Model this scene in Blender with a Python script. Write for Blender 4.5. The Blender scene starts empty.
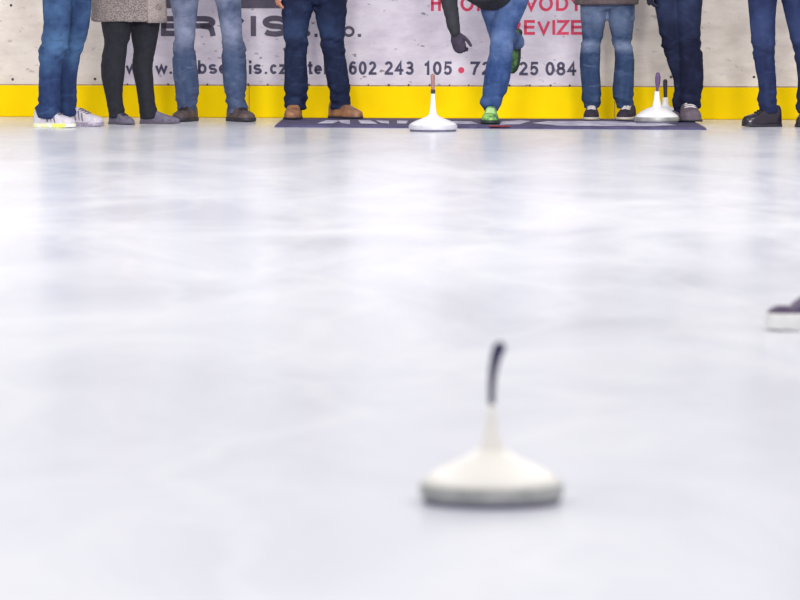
import bpy, bmesh, math, random
from mathutils import Vector, Matrix, noise
random.seed(7)
C = bpy.context.scene.collection
PI = math.pi

# ------------------------------------------------------------------ camera
F_PX = 5170.0
CAM_H = 1.07
PITCH = math.atan(346 / F_PX)
cam_d = bpy.data.cameras.new('camera')
cam = bpy.data.objects.new('camera', cam_d); C.objects.link(cam)
cam.location = (0, 0, CAM_H)
cam.rotation_euler = (PI/2 - PITCH, 0, 0)
cam_d.sensor_width = 36; cam_d.lens = F_PX / 800 * 36
cam_d.clip_start = 0.1; cam_d.clip_end = 400
cam_d.dof.use_dof = True; cam_d.dof.focus_distance = 32.6
cam_d.dof.aperture_fstop = (cam_d.lens/1000) / 0.033
bpy.context.scene.camera = cam

def ray(px, py):
    u = (px-400)/F_PX; v = (300-py)/F_PX
    return Vector((u, math.cos(PITCH) + v*math.sin(PITCH), -math.sin(PITCH) + v*math.cos(PITCH)))
def ground(px, py, z=0.0):
    d = ray(px, py); t = (z-CAM_H)/d.z
    return Vector((d.x*t, d.y*t, z))
def at_depth(px, py, Y):
    d = ray(px, py); t = Y/d.y
    return Vector((d.x*t, Y, CAM_H + d.z*t))

# ------------------------------------------------------------------ helpers
def mesh_obj(name, me, m, parent=None):
    o = bpy.data.objects.new(name, me); C.objects.link(o)
    if m: me.materials.clear(); me.materials.append(m)
    o.parent = parent
    return o
def obj(name, bm, m, parent=None, smooth=True):
    me = bpy.data.meshes.new(name)
    bmesh.ops.recalc_face_normals(bm, faces=bm.faces)
    bm.to_mesh(me); bm.free()
    for p in me.polygons: p.use_smooth = smooth
    return mesh_obj(name, me, m, parent)
def thing(name, label, cat, loc=(0,0,0), group=None, rz=0):
    o = bpy.data.objects.new(name, None); C.objects.link(o)
    o.location = loc; o.rotation_euler = (0,0,rz); o.empty_display_size = .1
    o['label'] = label; o['category'] = cat
    if group: o['group'] = group
    return o
def add_box(bm, lo, hi, mat=None, bevel=0):
    r = bmesh.ops.create_cube(bm, size=1)
    vs = r['verts']
    for v in vs:
        v.co = Vector([lo[i] + (v.co[i]+.5)*(hi[i]-lo[i]) for i in range(3)])
    if bevel:
        es = list({e for v in vs for e in v.link_edges})
        rr = bmesh.ops.bevel(bm, geom=es, offset=bevel, segments=2, affect='EDGES', profile=.5)
        vs = list({v for f in rr['faces'] for v in f.verts} | {v for v in vs if v.is_valid})
    if mat:
        for v in vs: v.co = mat @ v.co
    return vs
def add_lathe(bm, prof, n=48, mat=None):
    rings = []
    for r, z in prof:
        if r < 1e-5:
            rings.append([bm.verts.new((0,0,z))])
        else:
            rings.append([bm.verts.new((r*math.cos(2*PI*i/n), r*math.sin(2*PI*i/n), z)) for i in range(n)])
    for a, b in zip(rings, rings[1:]):
        for i in range(n):
            j = (i+1) % n
            if len(a) == 1 and len(b) == 1: continue
            if len(a) == 1: bm.faces.new((a[0], b[i], b[j]))
            elif len(b) == 1: bm.faces.new((a[i], b[0], a[j]))
            else: bm.faces.new((a[i], b[i], b[j], a[j]))
    for R_ in (rings[0], rings[-1]):
        if len(R_) > 1: bm.faces.new(R_)
    if mat:
        for R_ in rings:
            for v in R_: v.co = mat @ v.co
def add_rings(bm, rings, cap=True):
    vr = [[bm.verts.new(p) for p in R_] for R_ in rings]
    n = len(vr[0])
    for a, b in zip(vr, vr[1:]):
        for i in range(n):
            j = (i+1) % n
            bm.faces.new((a[i], a[j], b[j], b[i]))
    if cap:
        bm.faces.new(vr[0]); bm.faces.new(list(reversed(vr[-1])))
    return vr
def hring(c, rx, ry, ang=0, n=20, sq=1.0):
    """horizontal elliptic ring"""
    out = []
    for i in range(n):
        t = 2*PI*i/n
        ct, st = math.cos(t), math.sin(t)
        x = rx*math.copysign(abs(ct)**sq, ct); y = ry*math.copysign(abs(st)**sq, st)
        out.append(Vector((c[0]+x*math.cos(ang)-y*math.sin(ang), c[1]+x*math.sin(ang)+y*math.cos(ang), c[2])))
    return out
def add_tube(bm, pts, rad, n=12, ref=Vector((0,1,0)), flat=1.0, cap=True):
    """tube along a path; rad per point (number or (a,b))"""
    pts = [Vector(p) for p in pts]; rings = []
    for i, p in enumerate(pts):
        t = (pts[min(i+1, len(pts)-1)] - pts[max(i-1, 0)]).normalized()
        a = ref - t*ref.dot(t)
        if a.length < .15:
            r2 = Vector((1,0,0)); a = r2 - t*r2.dot(t)
        a.normalize(); b = t.cross(a)
        r = rad[i] if isinstance(rad, (list, tuple)) else rad
        ra, rb = r if isinstance(r, (list, tuple)) else (r, r*flat)
        rings.append([p + a*ra*math.cos(2*PI*k/n) + b*rb*math.sin(2*PI*k/n) for k in range(n)])
    # rounded ends
    if cap:
        def dome(ring, c, d, L):
            return [[c + (q-c)*s + d*L*h for q in ring] for s, h in ((.85,.5),(.5,.86),(.12,1))]
        t0 = (pts[0]-pts[1]).normalized(); t1 = (pts[-1]-pts[-2]).normalized()
        r0 = (rings[0][0]-pts[0]).length; r1 = (rings[-1][0]-pts[-1]).length
        rings = list(reversed(dome(rings[0], pts[0], t0, r0))) + rings + dome(rings[-1], pts[-1], t1, r1)
    add_rings(bm, rings)
def add_ball(bm, c, r, u=20, v=14):
    res = bmesh.ops.create_uvsphere(bm, u_segments=u, v_segments=v, radius=1)
    for q in res['verts']:
        q.co = Vector((c[0]+q.co.x*r[0], c[1]+q.co.y*r[1], c[2]+q.co.z*r[2]))
    return res['verts']
def remesh(bm, voxel, smooth=2):
    """fuse overlapping shapes of a bmesh into one skin; gives a new bmesh"""
    bmesh.ops.recalc_face_normals(bm, faces=bm.faces)
    me = bpy.data.meshes.new('tmp'); bm.to_mesh(me); bm.free()
    o = bpy.data.objects.new('tmp', me); C.objects.link(o)
    md = o.modifiers.new('r', 'REMESH'); md.mode = 'VOXEL'; md.voxel_size = voxel
    dg = bpy.context.evaluated_depsgraph_get()
    m2 = bpy.data.meshes.new_from_object(o.evaluated_get(dg))
    bpy.data.objects.remove(o); bpy.data.meshes.remove(me)
    b2 = bmesh.new(); b2.from_mesh(m2); bpy.data.meshes.remove(m2)
    for _ in range(smooth):
        bmesh.ops.smooth_vert(b2, verts=b2.verts, factor=.5, use_axis_x=True, use_axis_y=True, use_axis_z=True)
    return b2

# ------------------------------------------------------------------ materials
def s2l(c):
    return tuple(((x/255)/12.92 if x/255 <= .04045 else ((x/255+.055)/1.055)**2.4) for x in c) + (1,)
def new_mat(name):
    m = bpy.data.materials.new(name); m.use_nodes = True
    nt = m.node_tree; b = nt.nodes['Principled BSDF']
    return m, nt, b
def mat(name, rgb, rough=.6, rgb2=None, scale=20, metal=0, spec=.5, bump=0, bscale=None, stretch=(1,1,1), contrast=(.35,.65), coat=0):
    m, nt, b = new_mat(name); N = nt.nodes; L = nt.links
    b.inputs['Roughness'].default_value = rough; b.inputs['Metallic'].default_value = metal
    b.inputs['Specular IOR Level'].default_value = spec
    b.inputs['Coat Weight'].default_value = coat
    rgb2 = rgb2 or tuple(min(255, int(x*.9)) for x in rgb)
    tc = N.new('ShaderNodeTexCoord'); mp = N.new('ShaderNodeMapping'); mp.inputs['Scale'].default_value = stretch
    L.new(tc.outputs['Object'], mp.inputs['Vector'])
    nz = N.new('ShaderNodeTexNoise'); nz.inputs['Scale'].default_value = scale; nz.inputs['Detail'].default_value = 5
    L.new(mp.outputs['Vector'], nz.inputs['Vector'])
    cr = N.new('ShaderNodeValToRGB')
    cr.color_ramp.elements[0].position = contrast[0]; cr.color_ramp.elements[1].position = contrast[1]
    cr.color_ramp.elements[0].color = s2l(rgb2); cr.color_ramp.elements[1].color = s2l(rgb)
    L.new(nz.outputs['Fac'], cr.inputs['Fac']); L.new(cr.outputs['Color'], b.inputs['Base Color'])
    if bump:
        n2 = N.new('ShaderNodeTexNoise'); n2.inputs['Scale'].default_value = bscale or scale*4; n2.inputs['Detail'].default_value = 4
        L.new(mp.outputs['Vector'], n2.inputs['Vector'])
        bp = N.new('ShaderNodeBump'); bp.inputs['Strength'].default_value = bump; bp.inputs['Distance'].default_value = .004
        L.new(n2.outputs['Fac'], bp.inputs['Height']); L.new(bp.outputs['Normal'], b.inputs['Normal'])
    return m
def denim(name, dark, mid, faded, fade_zones, amount=1.0):
    """denim: vertical slub, noise, worn faded zones (object-space heights) on the garment"""
    def tone(c, k=.82, d=.2):
        g = sum(c)/3; return tuple((x + (g-x)*d)*k*q for x, q in zip(c, (.98,.94,1.0)))
    dark, mid, faded = tone(dark), tone(mid), tone(faded, .9, .15)
    m, nt, b = new_mat(name); N = nt.nodes; L = nt.links
    b.inputs['Roughness'].default_value = .85; b.inputs['Specular IOR Level'].default_value = .15
    tc = N.new('ShaderNodeTexCoord')
    mp = N.new('ShaderNodeMapping'); mp.inputs['Scale'].default_value = (1,1,.35); L.new(tc.outputs['Object'], mp.inputs['Vector'])
    nz = N.new('ShaderNodeTexNoise'); nz.inputs['Scale'].default_value = 22; nz.inputs['Detail'].default_value = 6; L.new(mp.outputs['Vector'], nz.inputs['Vector'])
    cr = N.new('ShaderNodeValToRGB'); cr.color_ramp.elements[0].position = .3; cr.color_ramp.elements[1].position = .7
    cr.color_ramp.elements[0].color = s2l(dark); cr.color_ramp.elements[1].color = s2l(mid); L.new(nz.outputs['Fac'], cr.inputs['Fac'])
    sp = N.new('ShaderNodeSeparateXYZ'); L.new(tc.outputs['Object'], sp.inputs['Vector'])
    n2 = N.new('ShaderNodeTexNoise'); n2.inputs['Scale'].default_value = 6; n2.inputs['Detail'].default_value = 3; L.new(tc.outputs['Object'], n2.inputs['Vector'])
    total = None
    for z0, w, k in fade_zones:
        s = N.new('ShaderNodeMath'); s.operation = 'SUBTRACT'; L.new(sp.outputs['Z'], s.inputs[0]); s.inputs[1].default_value = z0
        a = N.new('ShaderNodeMath'); a.operation = 'ABSOLUTE'; L.new(s.outputs[0], a.inputs[0])
        r = N.new('ShaderNodeMapRange'); r.interpolation_type = 'SMOOTHSTEP'
        r.inputs['From Min'].default_value = 0; r.inputs['From Max'].default_value = w
        r.inputs['To Min'].default_value = k*amount; r.inputs['To Max'].default_value = 0
        L.new(a.outputs[0], r.inputs['Value'])
        if total is None: total = r.outputs[0]
        else:
            q = N.new('ShaderNodeMath'); q.operation = 'MAXIMUM'; L.new(total, q.inputs[0]); L.new(r.outputs[0], q.inputs[1]); total = q.outputs[0]
    mm = N.new('ShaderNodeMath'); mm.operation = 'MULTIPLY'; L.new(total, mm.inputs[0])
    rg = N.new('ShaderNodeMapRange'); rg.inputs['From Min'].default_value = .3; rg.inputs['From Max'].default_value = .6
    L.new(n2.outputs['Fac'], rg.inputs['Value']); L.new(rg.outputs[0], mm.inputs[1])
    mx = N.new('ShaderNodeMix'); mx.data_type = 'RGBA'
    L.new(mm.outputs[0], mx.inputs['Factor']); L.new(cr.outputs['Color'], mx.inputs['A']); mx.inputs['B'].default_value = s2l(faded)
    mp4 = N.new('ShaderNodeMapping'); mp4.inputs['Scale'].default_value = (5,5,10); mp4.inputs['Rotation'].default_value = (.1,.35,0); L.new(tc.outputs['Object'], mp4.inputs['Vector'])
    n4 = N.new('ShaderNodeTexNoise'); n4.inputs['Scale'].default_value = 1.6; n4.inputs['Detail'].default_value = 4; n4.inputs['Distortion'].default_value = .8; L.new(mp4.outputs['Vector'], n4.inputs['Vector'])
    r4 = N.new('ShaderNodeMapRange'); r4.inputs['From Min'].default_value = .54; r4.inputs['From Max'].default_value = .68; r4.inputs['To Max'].default_value = .2; L.new(n4.outputs['Fac'], r4.inputs['Value'])
    mx4 = N.new('ShaderNodeMix'); mx4.data_type = 'RGBA'; L.new(r4.outputs[0], mx4.inputs['Factor']); L.new(mx.outputs['Result'], mx4.inputs['A']); mx4.inputs['B'].default_value = s2l(faded)
    r5 = N.new('ShaderNodeMapRange'); r5.inputs['From Min'].default_value = .46; r5.inputs['From Max'].default_value = .34; r5.inputs['To Max'].default_value = .3; L.new(n4.outputs['Fac'], r5.inputs['Value'])
    mx5 = N.new('ShaderNodeMix'); mx5.data_type = 'RGBA'; L.new(r5.outputs[0], mx5.inputs['Factor']); L.new(mx4.outputs['Result'], mx5.inputs['A']); mx5.inputs['B'].default_value = s2l(tuple(x*.7 for x in dark))
    L.new(mx5.outputs['Result'], b.inputs['Base Color'])
    bp = N.new('ShaderNodeBump'); bp.inputs['Strength'].default_value = .3; bp.inputs['Distance'].default_value = .004
    n3 = N.new('ShaderNodeTexNoise'); n3.inputs['Scale'].default_value = 45; L.new(tc.outputs['Object'], n3.inputs['Vector'])
    L.new(n3.outputs['Fac'], bp.inputs['Height']); L.new(bp.outputs['Normal'], b.inputs['Normal'])
    return m
def board_mat(name, rgb, rgb2, speck=(90,75,75), dens=.5):
    """painted board with smudges and small scuffs"""
    m, nt, b = new_mat(name); N = nt.nodes; L = nt.links
    b.inputs['Roughness'].default_value = .5; b.inputs['Specular IOR Level'].default_value = .3
    tc = N.new('ShaderNodeTexCoord')
    mp = N.new('ShaderNodeMapping'); mp.inputs['Scale'].default_value = (1,1,2.2); L.new(tc.outputs['Object'], mp.inputs['Vector'])
    nz = N.new('ShaderNodeTexNoise'); nz.inputs['Scale'].default_value = 3.5; nz.inputs['Detail'].default_value = 8; nz.inputs['Roughness'].default_value = .65
    L.new(mp.outputs['Vector'], nz.inputs['Vector'])
    cr = N.new('ShaderNodeValToRGB'); cr.color_ramp.elements[0].position = .36; cr.color_ramp.elements[1].position = .58
    cr.color_ramp.elements[0].color = s2l(rgb2); cr.color_ramp.elements[1].color = s2l(rgb); L.new(nz.outputs['Fac'], cr.inputs['Fac'])
    # scuffs
    mp2 = N.new('ShaderNodeMapping'); mp2.inputs['Scale'].default_value = (1,1,1.8); mp2.inputs['Rotation'].default_value = (0,.5,0); L.new(tc.outputs['Object'], mp2.inputs['Vector'])
    n2 = N.new('ShaderNodeTexNoise'); n2.inputs['Scale'].default_value = 16; n2.inputs['Detail'].default_value = 3; L.new(mp2.outputs['Vector'], n2.inputs['Vector'])
    r2 = N.new('ShaderNodeMapRange'); r2.inputs['From Min'].default_value = .655; r2.inputs['From Max'].default_value = .73; r2.inputs['To Max'].default_value = dens
    L.new(n2.outputs['Fac'], r2.inputs['Value'])
    mx = N.new('ShaderNodeMix'); mx.data_type = 'RGBA'; L.new(r2.outputs[0], mx.inputs['Factor']); L.new(cr.outputs['Color'], mx.inputs['A']); mx.inputs['B'].default_value = s2l(speck)
    L.new(mx.outputs['Result'], b.inputs['Base Color'])
    return m
def ice_mat():
    m, nt, b = new_mat('ice'); N = nt.nodes; L = nt.links
    tc = N.new('ShaderNodeTexCoord')
    mp = N.new('ShaderNodeMapping'); mp.inputs['Scale'].default_value = (1,.35,1); mp.inputs['Rotation'].default_value = (0,0,.25)
    L.new(tc.outputs['Object'], mp.inputs['Vector'])
    nz = N.new('ShaderNodeTexNoise'); nz.inputs['Scale'].default_value = 1.3; nz.inputs['Detail'].default_value = 9; nz.inputs['Roughness'].default_value = .62; nz.inputs['Distortion'].default_value = .6
    L.new(mp.outputs['Vector'], nz.inputs['Vector'])
    cr = N.new('ShaderNodeValToRGB'); cr.color_ramp.elements[0].position = .38; cr.color_ramp.elements[1].position = .62
    cr.color_ramp.elements[0].color = s2l((219,220,230)); cr.color_ramp.elements[1].color = s2l((228,228,234)); L.new(nz.outputs['Fac'], cr.inputs['Fac'])
    # curved skate scratches: thin bands of distorted waves
    w = N.new('ShaderNodeTexWave'); w.inputs['Scale'].default_value = .5; w.inputs['Distortion'].default_value = 9; w.inputs['Detail'].default_value = 4; w.inputs['Detail Scale'].default_value = .7
    L.new(tc.outputs['Object'], w.inputs['Vector'])
    wr = N.new('ShaderNodeMapRange'); wr.inputs['From Min'].default_value = .93; wr.inputs['From Max'].default_value = 1; wr.inputs['To Max'].default_value = .5
    L.new(w.outputs['Fac'], wr.inputs['Value'])
    mx = N.new('ShaderNodeMix'); mx.data_type = 'RGBA'; L.new(wr.outputs[0], mx.inputs['Factor']); L.new(cr.outputs['Color'], mx.inputs['A']); mx.inputs['B'].default_value = s2l((233,233,238))
    L.new(mx.outputs['Result'], b.inputs['Base Color'])
    rr = N.new('ShaderNodeMapRange'); rr.inputs['To Min'].default_value = .19; rr.inputs['To Max'].default_value = .27
    rr.inputs['From Min'].default_value = .35; rr.inputs['From Max'].default_value = .65
    L.new(nz.outputs['Fac'], rr.inputs['Value']); L.new(rr.outputs[0], b.inputs['Roughness'])
    b.inputs['IOR'].default_value = 1.31
    b.inputs['Specular IOR Level'].default_value = ICE_SPEC
    bp = N.new('ShaderNodeBump'); bp.inputs['Strength'].default_value = .03; bp.inputs['Distance'].default_value = .01
    L.new(nz.outputs['Fac'], bp.inputs['Height']); L.new(bp.outputs['Normal'], b.inputs['Normal'])
    return m
ICE_SPEC = .36

M = {}
M['ice'] = ice_mat()
M['board'] = board_mat('cream_board', (232,222,212), (212,200,190), (125,110,105), .4)
M['advert'] = board_mat('lilac_print', (222,214,226), (202,192,208), (95,80,88), .75)
M['yellow'] = mat('yellow_plastic', (255,220,0), .6, (252,212,0), 3, spec=.06)
M['yellow_top'] = mat('pale_yellow', (255,236,120), .45, (255,228,95), 3)
M['ink'] = mat('ink_purple_grey', (88,80,100), .6, (76,68,88), 30)
M['ink2'] = mat('ink_navy', (76,72,102), .6, (64,60,88), 30)
M['red'] = mat('ink_red', (222,60,98), .6, (205,50,88), 30)
M['rust'] = mat('rusty_steel', (110,70,50), .7, (70,45,40), 200, metal=.2)
M['mat'] = mat('dark_rubber', (84,78,118), .75, (62,58,88), 12)
M['mat_print'] = mat('worn_white_print', (212,209,226), .6, (158,154,178), 9, contrast=(.4,.55))
M['red_rubber'] = mat('red_rubber', (180,62,64), .6)
M['stock_white'] = mat('white_plastic', (246,244,246), .35, (240,238,241), 6)
M['stock_cream'] = mat('cream_white_plastic', (240,236,228), .4, (232,228,220), 8)
M['steel'] = mat('galvanised_steel', (178,178,176), .45, (150,152,150), 25, metal=.35)
M['sole_plate'] = mat('grey_sole_plate', (120,118,140), .6)
M['grip_navy'] = mat('navy_grip', (42,36,78), .6, (32,28,62), 30)
M['grip_pink'] = mat('worn_pink_grip', (168,122,118), .6, (140,98,98), 60)
M['grip_black'] = mat('black_grip', (46,42,54), .6)
M['grip_purple'] = mat('purple_grip', (104,78,124), .6, (84,62,104), 40)
M['skin'] = mat('skin', (214,150,122), .5, (202,134,108), 14)
M['eye'] = mat('eye', (40,30,25), .2)
M['hair_brown'] = mat('brown_hair', (70,48,34), .6, (45,30,22), 60, stretch=(1,1,.2))
M['hair_black'] = mat('dark_hair', (36,30,28), .6, (22,18,18), 60, stretch=(1,1,.2))
M['hair_blond'] = mat('fair_hair', (170,130,80), .6, (130,95,55), 60, stretch=(1,1,.2))

# ------------------------------------------------------------------ world and lights
w = bpy.data.worlds.new('hall_air'); bpy.context.scene.world = w; w.use_nodes = True
bg = w.node_tree.nodes['Background']; bg.inputs['Color'].default_value = (.93,.93,.97,1); bg.inputs['Strength'].default_value = .76
def area(x, y, z, sx, sy, e, col=(1,.98,.96)):
    d = bpy.data.lights.new('ceiling_lamp', 'AREA'); d.shape = 'RECTANGLE'; d.size = sx; d.size_y = sy; d.energy = e; d.color = col
    o = bpy.data.objects.new('ceiling_lamp', d); C.objects.link(o); o.location = (x,y,z); return o
for yy, e in ((7, 245), (15, 155), (23.5, 335)):
    for xx in (-5, 5):
        area(xx, yy, 7.5, 3, 4, e)
for xx in (-3.5, 3.5):          # added unseen fill lamps above the camera, turned to brighten the far board
    fl = area(xx, 2, 8, 3.5, 2.5, 150, (1,.985,.96)); fl.name = 'board_fill_light'; fl.data.spread = math.radians(45)
    fl.rotation_euler = (Vector((xx*.3, 33.5, .6)) - fl.location).to_track_quat('-Z', 'Y').to_euler()

# ------------------------------------------------------------------ the rink
bm = bmesh.new()
add_box(bm, (-16, -6, -.08), (16, 37, 0))
ice = obj('floor', bm, M['ice'], smooth=False); ice['kind'] = 'structure'

WA = ground(0, 116.8); WB = ground(800, 119.8)
T = (WB-WA); T.z = 0; T.normalize()
NRM = Vector((T.y, -T.x, 0))              # towards the camera
if NRM.y > 0: NRM = -NRM
W0 = ground(400, (116.8+119.8)/2)
W0 = WA + T*((W0-WA).dot(T))
def on_wall(px, py, off=0.0):
    """pixel -> (s, z) on the wall plane moved out by off"""
    d = ray(px, py); p0 = W0 + NRM*off; o = Vector((0,0,CAM_H))
    t = (p0-o).dot(NRM)/d.dot(NRM); p = o + d*t
    return (p-W0).dot(T), p.z
WM = Matrix(((T.x, -NRM.x, 0, W0.x), (T.y, -NRM.y, 0, W0.y), (0,0,1,0), (0,0,0,1)))   # local x along the wall, local y away from camera
def on_board(name, bm, m, parent=None, smooth=False):
    o = obj(name, bm, m, parent, smooth)
    if parent is None: o.matrix_world = WM
    return o
KICK = .02; BOARD = KICK                     # kick plate stands 2 cm proud of the board
zt = on_wall(400, 86.4)[1]
bm = bmesh.new(); add_box(bm, (-14, BOARD, 0), (14, BOARD+.12, 1.12))
o = on_board('wall_back', bm, M['board']); o['kind'] = 'structure'
bm = bmesh.new(); add_box(bm, (-14, BOARD-.015, 1.12), (14, BOARD+.135, 1.16), bevel=.008)
o = on_board('trim_1', bm, mat('blue_rail', (60,90,160), .4)); o['kind'] = 'structure'
s_seam = on_wall(249, 100)[0]
k = 2
s = s_seam - 2.4*4
while s < 12:
    bm = bmesh.new(); add_box(bm, (s+.0015, 0, 0), (s+2.4-.0015, BOARD-.0005, zt), bevel=.009)
    o = on_board('trim_%d' % k, bm, M['yellow']); o['kind'] = 'structure'; k += 1
    s += 2.4

bm = bmesh.new(); add_box(bm, (-14, BOARD-.0045, zt-.01), (14, BOARD-.0003, zt+.007))  # thin brown strip, paints the shade line just above the kick plate
o = on_board('trim_%d' % k, bm, mat('gap_shade_brown', (186,164,150), .8, (150,126,114), 25)); o['kind'] = 'structure'

# advertising panel
sa, _ = on_wall(123, 60, -BOARD); sb, _ = on_wall(583, 60, -BOARD)
adv = thing('advertising_panel', 'scuffed lilac-white advertising panel with purple and red lettering on the rink board', 'advertising panel')
adv.matrix_world = WM
bm = bmesh.new(); add_box(bm, (sa, BOARD-.004, zt+.008), (sb, BOARD-.0002, 1.09))
obj('printed_sheet', bm, M['advert'], adv, smooth=False)
def arc(cx, cy, rx, ry, a0, a1, n=12):
    return [(cx+rx*math.cos(math.radians(a0+(a1-a0)*i/n)), cy+ry*math.sin(math.radians(a0+(a1-a0)*i/n))) for i in range(n+1)]
O_ = arc(.5,.5,.5,.5,0,360,28)
S_ = arc(.5,.745,.47,.255,28,180,9) + arc(.5,.745,.47,.245,190,265,5) + arc(.5,.255,.5,.245,85,-10,6) + arc(.5,.255,.5,.255,-20,-155,9)
G = {   # centre-line strokes in a unit box
 'S':[S_], 's':[S_], 'O':[O_], 'o':[O_], '0':[O_], 'I':[[(.5,0),(.5,1)]], 'l':[[(.5,0),(.5,1)]],
 'E':[[(1,1),(0,1),(0,0),(1,0)],[(0,.52),(.93,.52)]], 'H':[[(0,0),(0,1)],[(1,0),(1,1)],[(0,.52),(1,.52)]],
 'R':[[(0,0),(0,1),(.6,1)]+arc(.62,.76,.36,.24,90,-90,9)+[(0,.52)],[(.5,.5),(.76,.45),(.92,.3),(.97,0)]],
 'V':[[(0,1),(.5,0),(1,1)]], 'M':[[(0,0),(0,1),(.5,.05),(1,1),(1,0)]], 'Y':[[(0,1),(.5,.45),(1,1)],[(.5,.45),(.5,0)]],
 'D':[[(0,0),(0,1),(.5,1)]+arc(.5,.5,.5,.5,90,-90,14)+[(0,0)]], 'Z':[[(0,1),(1,1),(0,0),(1,0)]], 'z':[[(0,1),(1,1),(0,0),(1,0)]],
 'r':[[(0,0),(0,1)],[(0,.6)]+arc(.75,.45,.7,.55,150,70,6)], 'w':[[(0,1),(.25,0),(.5,.95),(.75,0),(1,1)]],
 'v':[[(0,1),(.5,0),(1,1)]], 'b':[[(0,0),(0,1)],arc(.5,.35,.5,.35,0,360,24)],
 'e':[[(.02,.5),(1,.5)]+arc(.5,.5,.5,.5,8,320,22)], 'i':[[(.5,0),(.5,.58)],[(.5,.97),(.5,1)]],
 'c':[arc(.5,.5,.5,.5,38,322,22)], 't':[[(.42,1),(.42,.12),(.6,0),(1,.02)],[(0,.74),(1,.74)]],
 '1':[[(.15,.78),(.45,.84),(.72,1),(.72,0)]], '2':[arc(.48,.72,.46,.28,165,-25,12)+[(.02,.03),(.02,0),(1,0)]],
 '3':[arc(.48,.755,.42,.245,150,-85,10)+[(.4,.52)]+arc(.48,.265,.5,.265,88,-160,12)],
 '4':[[(.74,0),(.74,1),(0,.3),(1,.3)]], '5':[[(.92,1),(.2,1),(.08,.5)]+arc(.47,.32,.5,.32,135,-155,14)],
 '6':[arc(.5,.31,.5,.31,0,360,20), arc(.56,.5,.55,.5,50,180,10)+[(.0,.31)]], '7':[[(0,1),(1,1),(.5,.45),(.32,0)]],
 '8':[arc(.5,.76,.42,.24,0,360,18), arc(.5,.265,.5,.265,0,360,20)],
}
def lettering(txt, x0, x1, y0, y1, m, th=.018, name='lettering', gap=.0115):
    """letters drawn as flat mitred strips of print, th = stroke width in metres"""
    s0, _ = on_wall(x0, y1, -BOARD); s1, _ = on_wall(x1, y1, -BOARD); _, zb = on_wall((x0+x1)/2, y0, -BOARD); _, za = on_wall((x0+x1)/2, y1, -BOARD)
    bm = bmesh.new(); Y0 = BOARD-.0052
    def slab(pts):
        f = bm.faces.new([bm.verts.new((x, Y0, z)) for x, z in pts])
        r = bmesh.ops.extrude_face_region(bm, geom=[f])
        for v in r['geom']:
            if isinstance(v, bmesh.types.BMVert): v.co.y += .001
    if txt == '.':
        slab([(s0,za),(s1,za),(s1,zb),(s0,zb)]); return obj(name, bm, m, adv, smooth=False)
    wts = {'w':1.45,'i':.0,'l':.0,'1':1,'M':1.2,'r':.55,'t':.6}
    n = len(txt); W = (s1-s0) - gap*(n-1); fixed = sum(th for c in txt if wts.get(c) == 0)
    tot = sum(wts.get(c,1) for c in txt); x = s0
    for c in txt:
        wd = th if wts.get(c,1) == 0 else (W-fixed)*wts.get(c,1)/tot
        xa, za_, ww, hh = x+th/2, za+th/2, max(wd-th,0), (zb-za)-th
        hh_c = hh
        if txt not in ('www',) and len(txt) > 1 and c in 'seroczvaw' and any(q in 'bilt' for q in txt): hh_c = ((zb-za)*.73)-th
        for st in G[c]:
            P = [Vector((xa+u*ww, za_+v*hh_c)) for u, v in st]
            P = [p for i, p in enumerate(P) if i == 0 or (p-P[i-1]).length > 1e-5]
            closed = (P[0]-P[-1]).length < 1e-4
            L_, R_ = [], []
            for i, p in enumerate(P):
                a = P[i-1] if i > 0 else (P[-2] if closed else None); b_ = P[i+1] if i < len(P)-1 else (P[1] if closed else None)
                d1 = (p-a).normalized() if a is not None else None; d2 = (b_-p).normalized() if b_ is not None else None
                d1 = d1 or d2; d2 = d2 or d1
                n1 = Vector((-d1.y, d1.x)); n2 = Vector((-d2.y, d2.x)); q = (n1+n2)
                q = q.normalized() if q.length > .2 else n1
                k_ = th/2/max(.45, q.dot(n1)); pp = p
                if a is None: pp = p - d2*(th/2 if abs(d2.x) < .3 or abs(d2.y) < .3 else 0)
                if b_ is None: pp = p + d1*(th/2 if abs(d1.x) < .3 or abs(d1.y) < .3 else 0)
                L_.append(pp+q*k_); R_.append(pp-q*k_)
            for i in range(len(P)-1):
                slab([tuple(L_[i]), tuple(L_[i+1]), tuple(R_[i+1]), tuple(R_[i])])
        x += wd + gap
    return obj(name, bm, m, adv, smooth=False)
for ch, a, b in (('S',132,158),('E',161,183),('R',190,216),('V',218.5,245),('I',250,257),('S',262,288)):
    lettering(ch, a, b, 16 if ch != 'S' else 15.5, 36.2 if ch != 'S' else 36.8, M['ink'], .036 if ch in 'SERVIS' else .026)
for ch, a, b, y0 in (('s',297,310.5,25.6),('.',314.6,317.6,33.6),('r',321,330,25.6),('.',333,336,33.8),('o',343,354.8,26),('.',357.8,361.2,33.9)):
    lettering(ch, a, b, y0, 37, M['ink'], .018)
for t, a, b, y0, y1 in (('www',125.5,168,64.3,73.8),('.',169.7,172.2,71.5,73.8),('bs',198,217.3,60.2,74),('e',219,228,64.1,74),('rv',229.5,246,64.2,74),
                        ('is',249,262,60.4,74.2),('.',264.8,267.3,71.8,74),('cz',270,287,64.2,74.2),('te',308,322,61.5,74.4),('l',324,326,60.6,74.4),('.',328.3,330.8,72,74.4),
                        ('602',349,376.6,61.2,74.8),('243',384.5,414,61.2,74.9),('105',422.5,452.2,61.3,75),('72',470.5,491.3,61.5,75),
                        ('25',519,538.6,61.7,75.4),('084',545.5,576.4,61.8,75.6)):
    lettering(t, a, b, y0, y1, M['ink2'], .0175)
for t, a, b in (('H',431,441),('R',445.5,456.5),('O',460.5,474),('M',477,490),('O',492.5,506),('S',509.5,521),('V',524.5,538),('O',539,553),('D',556,568.3),('Y',569.5,583)):
    lettering(t, a, b, -4 if t not in 'OS' else -4.3, 11 if t not in 'OS' else 11.3, M['red'], .019)
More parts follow.
